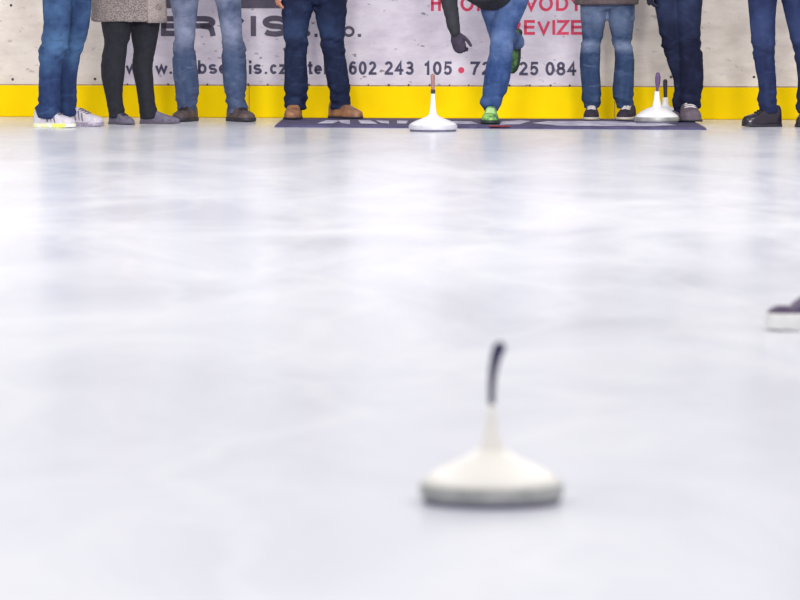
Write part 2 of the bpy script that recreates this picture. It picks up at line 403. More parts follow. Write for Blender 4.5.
for t, a, b in (('R',510,521),('E',524,535),('V',537,550.5),('I',552.4,555),('Z',557,569),('E',571,582.4)):
    lettering(t, a, b, 20, 34.8, M['red'], .019)
# red dot between the numbers, dark blocks of the print above
sd, zd = on_wall(461.3, 70.2, -BOARD)
bm = bmesh.new(); add_lathe(bm, [(0,0),(.02,0),(.02,.001),(0,.001)], 24, Matrix.Translation((sd, BOARD-.0042, zd)) @ Matrix.Rotation(PI/2, 4, 'X'))
obj('red_dot', bm, M['red'], adv, smooth=False)
for a, b in ((152,178),(238,283)):
    s0, z0 = on_wall(a, 8.3, -BOARD); s1, _ = on_wall(b, 8.3, -BOARD)
    bm = bmesh.new(); add_box(bm, (s0, BOARD-.0055, z0), (s1, BOARD-.0042, z0+.16))
    obj('printed_block', bm, M['ink'], adv, smooth=False)
def screw(px, py, r=.006, parent=None, off=.0045, m=None):
    s_, z_ = on_wall(px, py, -BOARD)
    bm = bmesh.new(); add_lathe(bm, [(0,.003),(r*.6,.003),(r,.001),(r,0),(0,0)], 14, Matrix.Translation((s_, BOARD-off, z_)) @ Matrix.Rotation(PI/2, 4, 'X'))
    return obj('screw', bm, m or M['rust'], parent)
for px in [128+20.1*i for i in range(23)]:
    screw(px + random.uniform(-1,1), 84.2 + (px-128)*.003, random.uniform(.005,.008), adv, .0065)
for i, (px, py, lab) in enumerate(((11,5.3,'dark screw head high on the cream board at far left'), (12.7,79.3,'dark screw head low on the cream board at far left'),
                    (95,79,'dark screw head on the cream board between the two leftmost people'), (671,77,'dark screw head beside the dark-jeaned person right of the stocks'), (754,77,'dark screw head beside the rightmost pair of standing legs'))):
    o = screw(px, py, .009, None, 0, mat('dark_screw%d' % i, (70,62,66), .5)); o.matrix_world = WM
    o['label'] = lab; o['category'] = 'screw'; o['group'] = 'screws in the cream board'

# rubber mat
MZ = .014
FL, FR, BR, BL = ground(274,127.3), ground(707,130), ground(691,121.3), ground(283,119.9)
mt = thing('floor_mat', 'long dark purple rubber mat with white print lying on the ice before the board', 'mat', ((FL+FR)/2 + (BL+BR)/2)/2)
cen = mt.location.copy()
def mat_pt(u, v, z):
    p = (FL*(1-u)+FR*u)*(1-v) + (BL*(1-u)+BR*u)*v
    return Vector((p.x-cen.x, p.y-cen.y, z))
bm = bmesh.new()
lo = [bm.verts.new(mat_pt(u, v, 0)) for u, v in ((0,0),(1,0),(1,1),(0,1))]
hi = [bm.verts.new(mat_pt(u, v, MZ)) for u, v in ((.003,.01),(.997,.01),(.997,.99),(.003,.99))]
bm.faces.new(lo); bm.faces.new(hi)
for i in range(4): bm.faces.new((lo[i], lo[(i+1)%4], hi[(i+1)%4], hi[i]))
obj('rubber_sheet', bm, M['mat'], mt, smooth=False)
def print_poly(pts):
    bm = bmesh.new()
    a = [bm.verts.new(mat_pt(u, v, MZ+.0004)) for u, v in pts]; f = bm.faces.new(a)
    r = bmesh.ops.extrude_face_region(bm, geom=[f])
    for v in r['geom']:
        if isinstance(v, bmesh.types.BMVert): v.co.z += .0015
    return obj('white_print', bm, M['mat_print'], mt, smooth=False)
def mu(px, py):   # mat coordinates of a pixel (bilinear inverse, iterated)
    p = ground(px, py, MZ); u = v = .5
    for _ in range(40):
        q = (FL*(1-u)+FR*u)*(1-v) + (BL*(1-u)+BR*u)*v
        du = ((FR-FL)*(1-v)+(BR-BL)*v); dv = ((BL*(1-u)+BR*u)-(FL*(1-u)+FR*u))
        e = p-q; det = du.x*dv.y-du.y*dv.x
        u += (e.x*dv.y-e.y*dv.x)/det; v += (du.x*e.y-du.y*e.x)/det
    return u, v
for poly in ([(318,123.4),(326,120.4),(340,120.6),(333,123.2)], [(338,120.4),(350,120.4),(350,124),(341,123)], [(358,120.4),(370,120.4),(377,123.6),(361,123.6)],
             [(376,120.6),(389,121),(389,123.8),(381,123)], [(397,120.6),(408,121),(406,124),(397,123.6)],
             [(438,121.2),(472,121.8),(478,124),(446,123.6)], [(502,121.8),(520,120.6),(530,121.3),(519,124.4),(500,124.6)]):
    print_poly([mu(*p) for p in poly])
print_poly([mu(*p) for p in [(533,123.2),(548,121.4),(600,121.2),(630,122.3),(668,123.8),(676,125.2),(655,126.0),(600,125.9),(556,125.4)]])
bm = bmesh.new()
u0, v0 = mu(497,126.2); a = mat_pt(u0, v0, MZ)
add_box(bm, (a.x-.05, a.y-.06, a.z), (a.x+.08, a.y+.05, a.z+.003), bevel=.002)
fh = obj('foothold', bm, M['red_rubber'], mt); fh['label'] = 'red rubber foothold pad'

# ------------------------------------------------------------------ ice stocks
def stock(label, px, py, z, R, prof, tube, hz, handle, hm, bodym, rz=0, collar=None, ringm=None):
    p = ground(px, py, z) if z == 0 else ground(px, py, z)
    t = thing('ice_stock', label, 'ice stock', p, 'ice stocks', rz)
    bm = bmesh.new(); add_lathe(bm, [(0,0),(R*.93,0),(R*.95,.004),(R*.95,.012),(0,.012)], 64); obj('sole_plate', bm, M['sole_plate'], t)
    bm = bmesh.new(); add_lathe(bm, [(R*.9,.012),(R*.985,.012),(R,.016),(R,.034),(R*.985,.039),(R*.9,.039)], 64); obj('steel_ring', bm, ringm or M['steel'], t)
    bm = bmesh.new(); add_lathe(bm, [(0,.012),(R*.955,.012),(R*.955,.037)] + [(r*R/.14, zz) for r, zz in prof], 64); obj('stock_body', bm, bodym, t)
    bm = bmesh.new(); add_lathe(bm, tube, 32); obj('stem', bm, bodym, t)
    if collar:
        bm = bmesh.new(); add_lathe(bm, collar, 24); obj('collar', bm, M['grip_black'], t)
    bm = bmesh.new(); add_tube(bm, [h[0] for h in handle], [h[1] for h in handle], 16, ref=Vector((1,0,0))); obj('handle', bm, hm, t)
    return t
# near stock: dome profile measured from its outline
stock('large blurred white ice stock with curved navy handle, alone on ice in the foreground', 491.5, 502.5, 0, .141,
      [(.134,.044),(.122,.055),(.1,.068),(.074,.08),(.05,.09),(.036,.099),(.03,.104),(0,.104)],
      [(0,.098),(.026,.098),(.0225,.108),(.018,.125),(.0125,.15),(.009,.175),(.0075,.192),(0,.192)], .19,
      [((0,0,.186),.0062),((0,0,.215),.0066),((.001,0,.24),.0076),((.004,0,.265),.009),((.009,0,.288),.0108),((.015,0,.303),.0128)],
      M['grip_navy'], M['stock_cream'])
stock('white ice stock with worn pinkish handle on the ice just before the mat', 433, 131.3, 0, .147,
      [(.137,.042),(.12,.054),(.095,.066),(.065,.078),(.04,.088),(.03,.096),(.026,.1),(0,.1)],
      [(0,.09),(.03,.092),(.0245,.103),(.018,.13),(.0145,.17),(.012,.21),(.0115,.232),(0,.232)], .23,
      [((-.001,0,.25),.0105),((-.001,0,.28),.012),((-.001,0,.31),.0125),((-.001,0,.335),.0135)],
      M['grip_pink'], M['stock_white'], collar=[(0,.228),(.0125,.228),(.0135,.235),(.0135,.252),(0,.254)], ringm=mat('pale_ring', (214,212,222), .4))
stock('white ice stock with purple paddle-shaped handle, the front one of the pair on the mat', 656.8, 123.0, MZ, .141,
      [(.134,.044),(.112,.062),(.084,.08),(.058,.093),(.036,.1),(.03,.104),(0,.104)],
      [(0,.098),(.034,.1),(.027,.112),(.021,.14),(.016,.18),(.0145,.198),(0,.198)], .19,
      [((.002,0,.2),.008),((.003,0,.224),(.010,.008)),((.005,0,.254),(.0165,.01)),((.006,0,.284),(.0175,.01)),((.006,0,.304),(.014,.009))],
      M['grip_purple'], M['stock_white'])
stock('white ice stock with straight black handle, the rear one of the pair on the mat', 665.3, 119.8, MZ, .13,
      [(.134,.042),(.112,.056),(.084,.068),(.058,.078),(.036,.085),(.03,.088),(0,.088)],
      [(0,.08),(.032,.084),(.024,.092),(.0195,.106),(.0165,.143),(0,.145)], .15,
      [((0,0,.14),.0115),((0,0,.18),.0125),((-.001,0,.21),.0135),((-.001,0,.245),.0145)],
      M['grip_black'], M['stock_white'])

# ------------------------------------------------------------------ people
UP = Vector((0,0,1))
SHOE_DY = .9; HEM_DY = 1.2
def shoe(person, c_world, ang, L, W, mu_, ms, laces=None, kind='sneaker', sole_h=.026, accent=None, wm=None, toe_m=None, Hs=1.0):
    """shoe centred on c_world (ground), toe towards ang (0 = to the camera, + = to the right)"""
    d = Vector((math.sin(ang), -math.cos(ang), 0)); l = Vector((math.cos(ang), math.sin(ang), 0))
    base = Matrix(((l.x, d.x, 0, 0), (l.y, d.y, 0, 0), (0,0,1,0), (0,0,0,1)))
    M0 = (wm if wm is not None else Matrix.Translation(c_world - person.location) @ base) @ Matrix.Translation((0, -L/2, 0))
    # profiles: s, half width, top height
    if kind == 'dress':  P = [(0,.028,.075),(.04,.036,.082),(.2,.037,.088),(.34,.037,.085),(.5,.043,.068),(.65,.049,.052),(.8,.046,.042),(.92,.032,.036),(.98,.016,.03)]
    elif kind == 'boot': P = [(0,.03,.095),(.04,.04,.105),(.2,.042,.11),(.34,.042,.105),(.5,.047,.085),(.65,.053,.068),(.8,.052,.06),(.92,.041,.053),(.98,.024,.042)]
    elif kind == 'slim': P = [(0,.024,.062),(.04,.031,.07),(.2,.032,.075),(.34,.033,.068),(.5,.037,.055),(.65,.043,.044),(.8,.039,.036),(.92,.024,.029),(.98,.012,.024)]
    elif kind == 'chunky': P = [(0,.03,.09),(.04,.04,.1),(.2,.042,.1),(.34,.042,.1),(.5,.047,.09),(.62,.05,.085),(.69,.05,.072),(.74,.05,.058),(.8,.05,.062),(.88,.045,.062),(.94,.035,.056),(.98,.024,.047)]
    else:                P = [(0,.03,.08),(.04,.038,.088),(.2,.039,.092),(.34,.04,.088),(.5,.046,.074),(.65,.051,.06),(.8,.049,.052),(.92,.037,.045),(.98,.02,.036)]
    P = [(s, w*W/.1, h*Hs*1.14) for s, w, h in P]
    def ringo(y, hw, h, z0, n=20):
        out = []
        for i in range(n):
            t = PI*i/(n-1)
            ct = math.cos(t); x = hw*math.copysign(abs(ct)**.7, ct); z = z0 + (h-z0)*math.sin(t)**.62
            out.append(Vector((x, y, z)))
        return out
    up = bmesh.new(); sh = sole_h
    rings = [ringo(s*L, w, h, sh*.6) for s, w, h in P]
    n = len(rings[0])
    add_rings(up, rings)
    bmesh.ops.subdivide_edges(up, edges=up.edges, cuts=1, use_grid_fill=True, smooth=.6)
    for v in up.verts: v.co = M0 @ v.co
    u = obj('shoe', up, mu_, person)
    sb = bmesh.new(); outl = []
    for s, w, h in P: outl.append((w*1.07+.002, s*L))
    outl = [(outl[0][0]*.6, -.006)] + outl + [(outl[-1][0]*.45, L*1.005)]
    pts = [(x, y) for x, y in outl] + [(-x, y) for x, y in reversed(outl)]
    rings = []
    heel = (lambda y: 0)
    for zz, k in ((0, .95), (.004, 1), (sh*.85, 1), (sh, .97)):
        rings.append([Vector((x*k, y, zz + (0.006*max(0,(y/L-.72)/.28) if zz < .01 else 0))) for x, y in pts])
    add_rings(sb, rings)
    for v in sb.verts: v.co = M0 @ v.co
    obj('sole', sb, ms, u)
    if toe_m:
        tb = bmesh.new()
        rr = [ringo(s*L, w+.002, h+.003, sh+.022) for s, w, h in P if s >= .5]
        add_rings(tb, rr)
        for v in tb.verts: v.co = M0 @ v.co
        obj('toe_panel', tb, toe_m, u)
    if laces:
        for i, s in enumerate((.42,.49,.56,.63)):
            j = max(k for k in range(len(P)) if P[k][0] <= s); a, b = P[j], P[j+1]
            f = (s-a[0])/(b[0]-a[0]); w_ = a[1]+(b[1]-a[1])*f; h_ = a[2]+(b[2]-a[2])*f
            lb = bmesh.new()
            pp = [M0 @ Vector((math.cos(t)*w_*.62, s*L + (.006 if k % 2 else -.004), sh*.6 + (h_-sh*.6)*(.80+.23*math.sin(t)**1.0))) for k, t in enumerate([PI*q/6 for q in range(1,6)])]
            add_tube(lb, pp, .0048, 8)
            obj('lace', lb, laces, u)
    if accent:
        for sg in (-1, 1):
            for s in (.38,.48,.58):
                j = max(k for k in range(len(P)) if P[k][0] <= s); a, b = P[j], P[j+1]
                w_ = a[1]; h_ = a[2]
                ab = bmesh.new()
                pp = [M0 @ Vector((sg*(w_*(1.0-.22*q*q)+.003), (s-.05*q)*L, sh + (h_-sh)*(.15+.6*q))) for q in (0,.33,.66,1)]
                add_tube(ab, pp, .0045, 8); obj('side_stripe', ab, accent, u)
    return u
def crease(bm, zones, seed, base=.002):
    """cloth folds: squeezed noise strong at given heights"""
    bm.normal_update(); off = Vector((seed*3.1, seed*1.7, seed*.9))
    for v in bm.verts:
        p = v.co; a = base
        for z0, w, k in zones:
            q = abs(p.z-z0)/w
            if q < 1: a = max(a, base + k*(1-q*q)**2)
        n = noise.noise(Vector((p.x*5, p.y*5, p.z*24 + p.x*9)) + off) + .5*noise.noise(Vector((p.x*13, p.y*13, p.z*44 - p.x*20)) + off)
        n2 = noise.noise(Vector((p.x*11, p.y*11, p.z*3)) + off)
        v.co = p + v.normal*(a*n*.95 + base*1.6*n2)
def head_on(bm, c, face, H=.235):
    """head shape with nose, ears, jaw; c = centre"""
    vs = add_ball(bm, (0,0,0), (.075,.092,H/2), 28, 22)
    f = Vector((math.sin(face), -math.cos(face), 0)); l = Vector((math.cos(face), math.sin(face), 0))
    for v in vs:
        x, y, z = v.co
        k = 1 - .28*max(0, -z/(H/2))**1.5
        x *= k; y2 = y*(1-.12*max(0,-z/(H/2)))
        v.co = Vector((x, y2, z))
    def loc(x, y, z): return c + l*x + f*y + UP*z
    for v in vs: v.co = loc(v.co.x, v.co.y, v.co.z)
    add_tube(bm, [loc(0,.082,.012), loc(0,.097,-.012), loc(0,.1,-.026)], [.008,.012,.014], 10)
    for sg in (-1,1): add_tube(bm, [loc(sg*.075,-.005,.02), loc(sg*.082,-.012,0), loc(sg*.076,-.004,-.028)], [.012,.014,.009], 10)
    add_tube(bm, [loc(-.024,.078,-.058), loc(0,.088,-.057), loc(.024,.078,-.058)], [.005,.008,.005], 8)
    return loc
def hand_on(bm_palm, fing, wrist, d, l, s=1.0, curl=.5):
    """wrist point, hand direction d, thumb side l; palm goes to bm_palm, fingers to fing"""
    d = d.normalized(); l = (l - d*l.dot(d)).normalized(); nrm = d.cross(l)
    add_tube(bm_palm, [wrist - d*.03, wrist, wrist + d*.04*s, wrist + d*.085*s], [(.024*s,.02*s),(.026*s,.018*s),(.04*s,.017*s),(.04*s,.014*s)], 12, ref=l)
    for i, (o, L) in enumerate(((.028,.075),(.010,.084),(-.009,.078),(-.027,.062))):
        p = wrist + d*.075*s + l*o*s; pts = [p]; dd = d.copy()
        for k in range(3):
            a = curl*(.5 + .35*k + .1*i); dd = (Matrix.Rotation(a*.7, 3, l) @ dd).normalized()
            p = p + dd*L*s*(.42,.33,.25)[k]; pts.append(p)
        add_tube(fing, pts, [.0095*s,.009*s,.0085*s,.0075*s], 10)
    p = wrist + d*.02*s + l*.022*s; pts = [p]
    dd = (d*.75 + l*.66).normalized()
    for k in range(3):
        p = p + dd*s*(.036,.03,.024)[k]; pts.append(p); dd = (dd + d*.35 - l*.1).normalized()
    add_tube(fing, pts, [.013*s,.0115*s,.010*s,.0085*s], 10)

def person(label, Y, legs, shoes, crotch, jeans_m, jacket_m, face=0.0, hem_z=.86, torso_cx=None, height=1.74, hair=None, seed=1,
           coat=None, arm_hint=None, group='people standing along the board', gloves=None, ydz=(0,0), folds=None, legk=(1.0,1.0), trousers='jeans', jname='jacket', base_px=None, z0=0.0):
    """legs: two outlines [(y, xl, xr)...] top to bottom in the photo; Y depth of the person"""
    dep = []
    for s_ in shoes:
        c_ = ground(s_[0], s_[1]+SHOE_DY, z0); dep.append(c_.y + math.cos(math.radians(s_[2]))*s_[3]*.2)
    Y = sum(dep)/len(dep)
    def W(px, py, yy=None): return at_depth(px, py, yy or Y)
    mx = sum((leg[-1][1]+leg[-1][2])/2 for leg in legs)/len(legs)
    base = W(mx, 120); base.z = z0; base.y = Y
    t = thing('person', label, 'person', base, group)
    k = Y/F_PX
    legs = [leg[:-1] + [(leg[-1][0]+HEM_DY, leg[-1][1], leg[-1][2])] for leg in legs]
    # trouser legs
    jb = bmesh.new(); bb = bmesh.new(); tops = []
    for li, leg in enumerate(legs):
        rings = []; path = []
        for (y, a, b) in leg:
            f_ = max(0, min(1, (y+5)/60)); yy = Y + (dep[li]-Y)*(.35+.65*f_)
            p = W((a+b)/2, y, yy) - base
            r = (b-a)/2*k*1.02
            rings.append((p, r)); path.append((p, r))
        tops.append(rings[0])
        rings.sort(key=lambda q: q[0].z)
        # densify
        RR = []
        for (p, r), (q, s_) in zip(rings, rings[1:]):
            for m_ in range(4): RR.append((p.lerp(q, m_/4), r+(s_-r)*m_/4))
        RR.append(rings[-1])
        add_rings(jb, [hring(p, r, r*legk[li], 0, 24) for p, r in RR])
        add_tube(bb, [p for p, r in RR[1:]], [min(r*.68, .075, .026+max(0,p.z-.1)*.18) for p, r in RR[1:]], 12)
    zc = W(mx, crotch).z - base.z
    hipx = sum(p.x for p, r in tops)/len(tops)
    lo_x = min(p.x-r for p, r in tops); hi_x = max(p.x+r for p, r in tops)
    hw = max(.155, min(.2, (hi_x-lo_x)/2)); ztop = max(p.z for p, r in tops)
    for sg, (p, r) in zip((-1,1), sorted(tops, key=lambda q: q[0].x)):
        q = Vector((hipx + sg*hw*.48, p.y*.4, max(zc+.1, p.z+.03)))
        add_rings(jb, [hring(p - UP*.01, r, r*legk[0], 0, 24), hring(p.lerp(q,.5)-UP*0, (r+hw*.54)/2, hw*.6, 0, 24), hring(q, hw*.54, hw*.62, 0, 24)])
        add_tube(bb, [p, q], [.07,.08], 12)
    zh = max(zc+.04, .72)
    add_rings(jb, [hring((hipx,0,z), w_, d_, face*.5, 28) for z, w_, d_ in ((zh-.02,hw*.55,.07),(zh,hw*.8,.1),(zh+.06,hw,.118),(zh+.15,hw,.12),(zh+.26,hw*.9,.11))])
    jb = remesh(jb, .0085, 3)
    zones = folds or [(.13,.12,.016),(.47,.11,.015),(zc,.12,.006)]
    crease(jb, zones, seed)
    obj(trousers, jb, jeans_m, t)
    # upper body
    tx = hipx if torso_cx is None else (W(torso_cx, 0)-base).x
    hs = height/1.74; zw = zh+.2; zs = 1.42*hs; up = height
    jk = bmesh.new()
    fr = face
    prof = [(hem_z-.005, hw+.022,.135),(hem_z+.02, hw+.026,.14),(hem_z+.12,hw+.02,.142),(max(1.06,hem_z+.15)*1,.165,.13),(1.2*hs,.178,.13),(1.33*hs,.19,.125),(zs,.175,.105),(zs+.045,.105,.08),(zs+.08,.065,.065)]
    if coat:
        cl, cr_ = (W(coat[0], 0)-base).x, (W(coat[1], 0)-base).x
        prof = [(hem_z-.005,(cr_-cl)/2,.17),(hem_z+.1,(cr_-cl)/2*.99,.17),(hem_z+.25,(cr_-cl)/2*.92,.16)] + prof[3:]
        tx = (cl+cr_)/2
    prof.sort(key=lambda q: q[0])
    ea = (fr if not coat else 0)
    add_rings(jk, [hring((tx,0,z), w_, d_, ea, 28, .9) for z, w_, d_ in prof])
    add_rings(bb, [hring((tx,0,z), w_*.8, d_*.78, ea, 20) for z, w_, d_ in ((zw-.1,.16,.1),(1.05,.14,.11),(1.25*hs,.17,.12),(zs-.02,.17,.09),(zs+.04,.06,.055),(zs+.12,.055,.055))])
    fg = bmesh.new(); handinfo = []
    lat = Vector((math.cos(fr), math.sin(fr), 0)); fwd = Vector((math.sin(fr), -math.cos(fr), 0))
    for ai, sg in enumerate((-1,1)):
        sh = Vector((tx,0,zs-.03)) + lat*sg*.175
        hint = arm_hint[ai] if arm_hint else None
        if hint == 'front':
            el = sh + lat*sg*.035 - UP*.27 + fwd*.02; wr = el + fwd*.2 - lat*sg*.16 + UP*.02
        elif hint == 'back':
            el = sh + lat*sg*.03 - UP*.2 - fwd*.08; wr = el - UP*.1 - fwd*.16 - lat*sg*.1
        elif hint:
            wr = W(*hint) - base; wr.y = -.03; el = (sh+wr)/2 + lat*sg*.035 + Vector((0,.03,.02))
        else:
            el = sh + lat*sg*.06 - UP*.27; wr = el - UP*.22 + fwd*.08 - lat*sg*.01
        add_tube(jk, [sh - lat*sg*.05, sh, el, el.lerp(wr,.5), wr], [.07,.064,.054,.048,.042], 14)
        add_tube(bb, [sh - lat*sg*.05, sh, el, wr], [.05,.048,.038,.026], 12)
        dd = (wr-el).normalized()
        handinfo.append((wr, dd, -lat*sg*.3+fwd))
    for wr, dd, th in handinfo:
        if gloves: hand_on(bb, bmesh.new(), wr+dd*.005, dd, th, .85); gb = bmesh.new(); hand_on(gb, gb, wr, dd, th, 1.05, .7); obj('glove', gb, gloves, t)
        else: hand_on(bb, fg, wr, dd, th, 1.0, .55)
    jk = remesh(jk, .011, 3); crease(jk, [(hem_z+.1,.3,.002),(1.1,.25,.006)], seed+5, .0025)
    obj(jname, jk, jacket_m, t)
    hc = Vector((tx,0,height-.12)) + fwd*.02
    loc = head_on(bb, hc, fr)
    add_tube(bb, [Vector((tx,0,zs)), hc-UP*.05], [.055,.052], 14)
    bb = remesh(bb, .011, 2)
    tmp = bpy.data.meshes.new('x'); fg.to_mesh(tmp); fg.free(); bb.from_mesh(tmp); bpy.data.meshes.remove(tmp)
    obj('body', bb, M['skin'], t)
    for sg in (-1,1):
        eb = bmesh.new(); add_ball(eb, loc(sg*.03,.079,.012), (.011,.011,.009), 12, 8); obj('eye', eb, M['eye'], t)
    hb = bmesh.new(); vs = add_ball(hb, (0,0,0), (.084,.1,.115), 28, 20)
    kill = [v for v in vs if v.co.z < -.05 or (v.co.y > .045 and v.co.z < .055)]
    bmesh.ops.delete(hb, geom=kill, context='VERTS')
    for v in hb.verts: v.co = loc(v.co.x, v.co.y-.006, v.co.z+.018)
    ho = obj('hair', hb, hair or M['hair_brown'], t); sd = ho.modifiers.new('s', 'SOLIDIFY'); sd.thickness = .012
    for s_ in shoes:
        px, py, ang, L, kw = s_
        c = ground(px, py+SHOE_DY, z0); shoe(t, c, math.radians(ang), L, **kw)
    return t, W, base

LEFT, RIGHT = 0, 1
D = lambda py, z=0.0: ground(400, py, z).y
white_knit = mat('pale_grey_mesh', (214,208,216), .7, (190,184,196), 60)
grey_acc = mat('grey_stripe', (112,104,122), .6)
neon = mat('neon_sole', (226,232,110), .5, (235,235,225), 16, contrast=(.45,.55))
neon2 = mat('grey_lilac_sole', (190,178,194), .5, (150,140,160), 16, contrast=(.45,.55))

J1 = denim('blue_denim', (38,64,116), (52,86,142), (88,142,186), ((.50,.2,.8),(.72,.16,.5)))
person('person in blue jeans and pale grey running shoes with neon soles, leftmost at the board', D(125.5),
    ([(0,42.5,72),(10,43,71.5),(22,44,70.5),(33,43,69),(47,40,66.5),(58,39.6,63.5),(68,39.4,61),(80,39,60),(94,38.4,60),(105,37.4,60.3),(112,36.6,61),(117.5,37,61)],
     [(0,66,91.5),(14,66,90.5),(27,65,89),(40,63,86),(52,60,81.8),(65,57,78.8),(78,57,77),(88,57,76.8),(97,58,77.8),(106,58,78.5),(115,60,79.5)]),
    [(55.5,126.6,66,.275,dict(Hs=1.15,W=.105, mu_=white_knit, ms=neon, laces=grey_acc, accent=grey_acc)),
     (84,125.2,60,.275,dict(Hs=1.15,W=.1, mu_=white_knit, ms=neon2, laces=grey_acc, accent=grey_acc))],
    -12, J1, mat('navy_jacket', (48,60,96), .8), arm_hint=('front','front'), face=math.radians(60), seed=1, ydz=(-.04,.1))

tweed, nt, b = new_mat('grey_tweed'); N = nt.nodes; L_ = nt.links
tc = N.new('ShaderNodeTexCoord'); vo = N.new('ShaderNodeTexVoronoi'); vo.inputs['Scale'].default_value = 130
mp = N.new('ShaderNodeMapping'); mp.inputs['Scale'].default_value = (1,1,1.0); L_.new(tc.outputs['Object'], mp.inputs['Vector']); L_.new(mp.outputs['Vector'], vo.inputs['Vector'])
vo.inputs['Randomness'].default_value = .9
cr = N.new('ShaderNodeValToRGB'); cr.color_ramp.elements[0].position = .25; cr.color_ramp.elements[1].position = .6
cr.color_ramp.elements[0].color = s2l((84,74,76)); cr.color_ramp.elements[1].color = s2l((152,140,137))
L_.new(vo.outputs['Distance'], cr.inputs['Fac']); L_.new(cr.outputs['Color'], b.inputs['Base Color']); b.inputs['Roughness'].default_value = .9
black_cloth = mat('black_cloth', (31,31,43), .85, (22,22,32), 30)
suede = mat('grey_lilac_suede', (118,112,132), .85, (98,92,112), 40)
Y2 = D(123.4)
hemz2 = at_depth(128, 20.5, Y2).z
p2, W2, b2 = person('person in a grey tweed coat, black trousers and grey lace-up shoes, second from left', Y2,
    ([(14,101,131.5),(21,101,132),(30,102.5,131),(38,104,129.5),(45,104.5,127),(55,102,126),(65,101,125),(75,101.2,124.6),(85,103,123),(94,105,122.5),(105,107.5,123),(112,108.5,124),(117,109,124)],
     [(14,130,161),(21,130.5,160.5),(30,131,159),(38,131.8,157.5),(45,133.2,156.5),(53,133.6,155.2),(62,132.4,153),(70,132.2,152.6),(80,134.5,153.5),(90,136.5,154),(104,138.8,156),(112,139.5,157),(117.5,140,157)]),
    [(122.5,123.6,38,.24,dict(W=.095, mu_=suede, ms=mat('dark_sole', (90,84,100), .6), laces=black_cloth, kind='slim', Hs=1.15, sole_h=.014)),
     (160.5,122.9,78,.255,dict(W=.095, mu_=suede, ms=mat('dark_sole2', (96,88,100), .6), laces=None, kind='slim', Hs=1.15, sole_h=.014))],
    32, black_cloth, tweed, arm_hint=('front','front'), hem_z=hemz2, coat=(90.5,166.5), seed=2, height=1.66, hair=M['hair_blond'], trousers='trousers', jname='coat',
    folds=[(.1,.08,.006),(.46,.1,.0035)])
# overlapping front panel of the coat
bm = bmesh.new()
c0 = (at_depth(128.5, 0, Y2)-b2).x; hwc = (at_depth(166.5,0,Y2)-at_depth(90.5,0,Y2)).x/2
outer, inner = [], []
for zz in [hemz2-.012 + i*.05 for i in range(12)]:
    f = 1 - max(0, zz-hemz2)*.22
    ro, ri = [], []
    for i in range(9):
        a = -PI/2 + math.radians(33) + math.radians(52)*i/8
        ro.append(Vector((c0 + (hwc*f+.012)*math.cos(a), (.17*f+.02)*math.sin(a), zz))); ri.append(Vector((c0 + (hwc*f-.004)*math.cos(a), (.17*f-.004)*math.sin(a), zz)))
    outer.append(ro); inner.append(ri)
add_rings(bm, [o_ + list(reversed(i_)) for o_, i_ in zip(outer, inner)])
tw2 = mat('pale_grey_tweed', (172,160,156), .9, (138,126,124), 110)
cp = obj('coat_front_panel', bm, tw2, p2); cp['label'] = 'paler overlapping front panel of the coat'

J3 = denim('light_denim', (70,96,136), (92,120,158), (166,184,206), ((.60,.2,.9),(.78,.2,.8)))
brown_dark = mat('brown_grey_leather', (98,82,78), .6, (72,60,62), 18, contrast=(.4,.6))
person('person in light faded blue jeans and dark brown hiking shoes, third from left', D(121.2),
    ([(0,169.7,198.2),(10,172,197.5),(20,173.8,196.5),(30,174.4,195.3),(38,174.6,194.3),(44,174,194),(48,173.6,194.6),(60,172.7,196.2),(75,173.3,198),(88,175.2,199),(100,176.2,198.2),(106,177.4,195.5),(110,178,194.6)],
     [(0,215.2,241.2),(10,217.4,241.2),(20,219.3,241.3),(30,220.8,241.8),(38,221.8,242.2),(45,222.6,244.5),(60,222.2,246),(75,222.6,246.6),(90,224.4,246.4),(100,226.8,246.2),(107,228,247),(113,228.6,246.4)]),
    [(184.8,120.5,-18,.28,dict(W=.108, mu_=brown_dark, ms=M['grip_black'], laces=black_cloth, kind='boot', Hs=.95)),
     (241.2,120.6,30,.262,dict(W=.108, mu_=brown_dark, ms=M['grip_black'], laces=black_cloth, kind='boot', Hs=.95))],
    -22, J3, mat('grey_jacket', (96,100,112), .8), seed=3, torso_cx=206, arm_hint=('front','front'))

J4 = denim('dark_denim', (30,42,76), (40,58,98), (74,106,156), ((.57,.12,.35),(.85,.1,.3)))
tan = mat('tan_leather', (168,118,84), .45, (112,78,64), 16, contrast=(.35,.6))
Y4 = D(119, MZ)
person('person in dark blue jeans and brown leather shoes on the left end of the mat', Y4,
    ([(0,281.8,314),(10,282,313),(20,282.6,310),(30,283.4,308.2),(40,284.2,307.2),(55,284.3,306.6),(66,284.3,306.8),(78,284.4,307.6),(90,284.4,308.3),(98,284.6,307.6),(104,285.2,306.4),(108,286,306)],
     [(0,314.5,347.3),(10,314.8,346.6),(20,316,345.6),(30,318.6,344.8),(40,320.9,344.4),(52,322.8,345),(62,324,346.4),(75,325.6,348.4),(88,328,350.6),(95,329.2,350),(102,330,350.6),(108,331,350)]),
    [(293.5,118.2,-6,.275,dict(W=.112, mu_=tan, ms=M['grip_black'], kind='dress', Hs=1.28, sole_h=.014)),
     (346.5,117.6,48,.265,dict(W=.108, mu_=tan, ms=M['grip_black'], kind='dress', Hs=1.28, sole_h=.014))],
    9, J4, mat('brown_jacket', (90,66,56), .8), seed=4, z0=MZ, arm_hint=((277.5,-13),'front'), group='people standing on the mat')

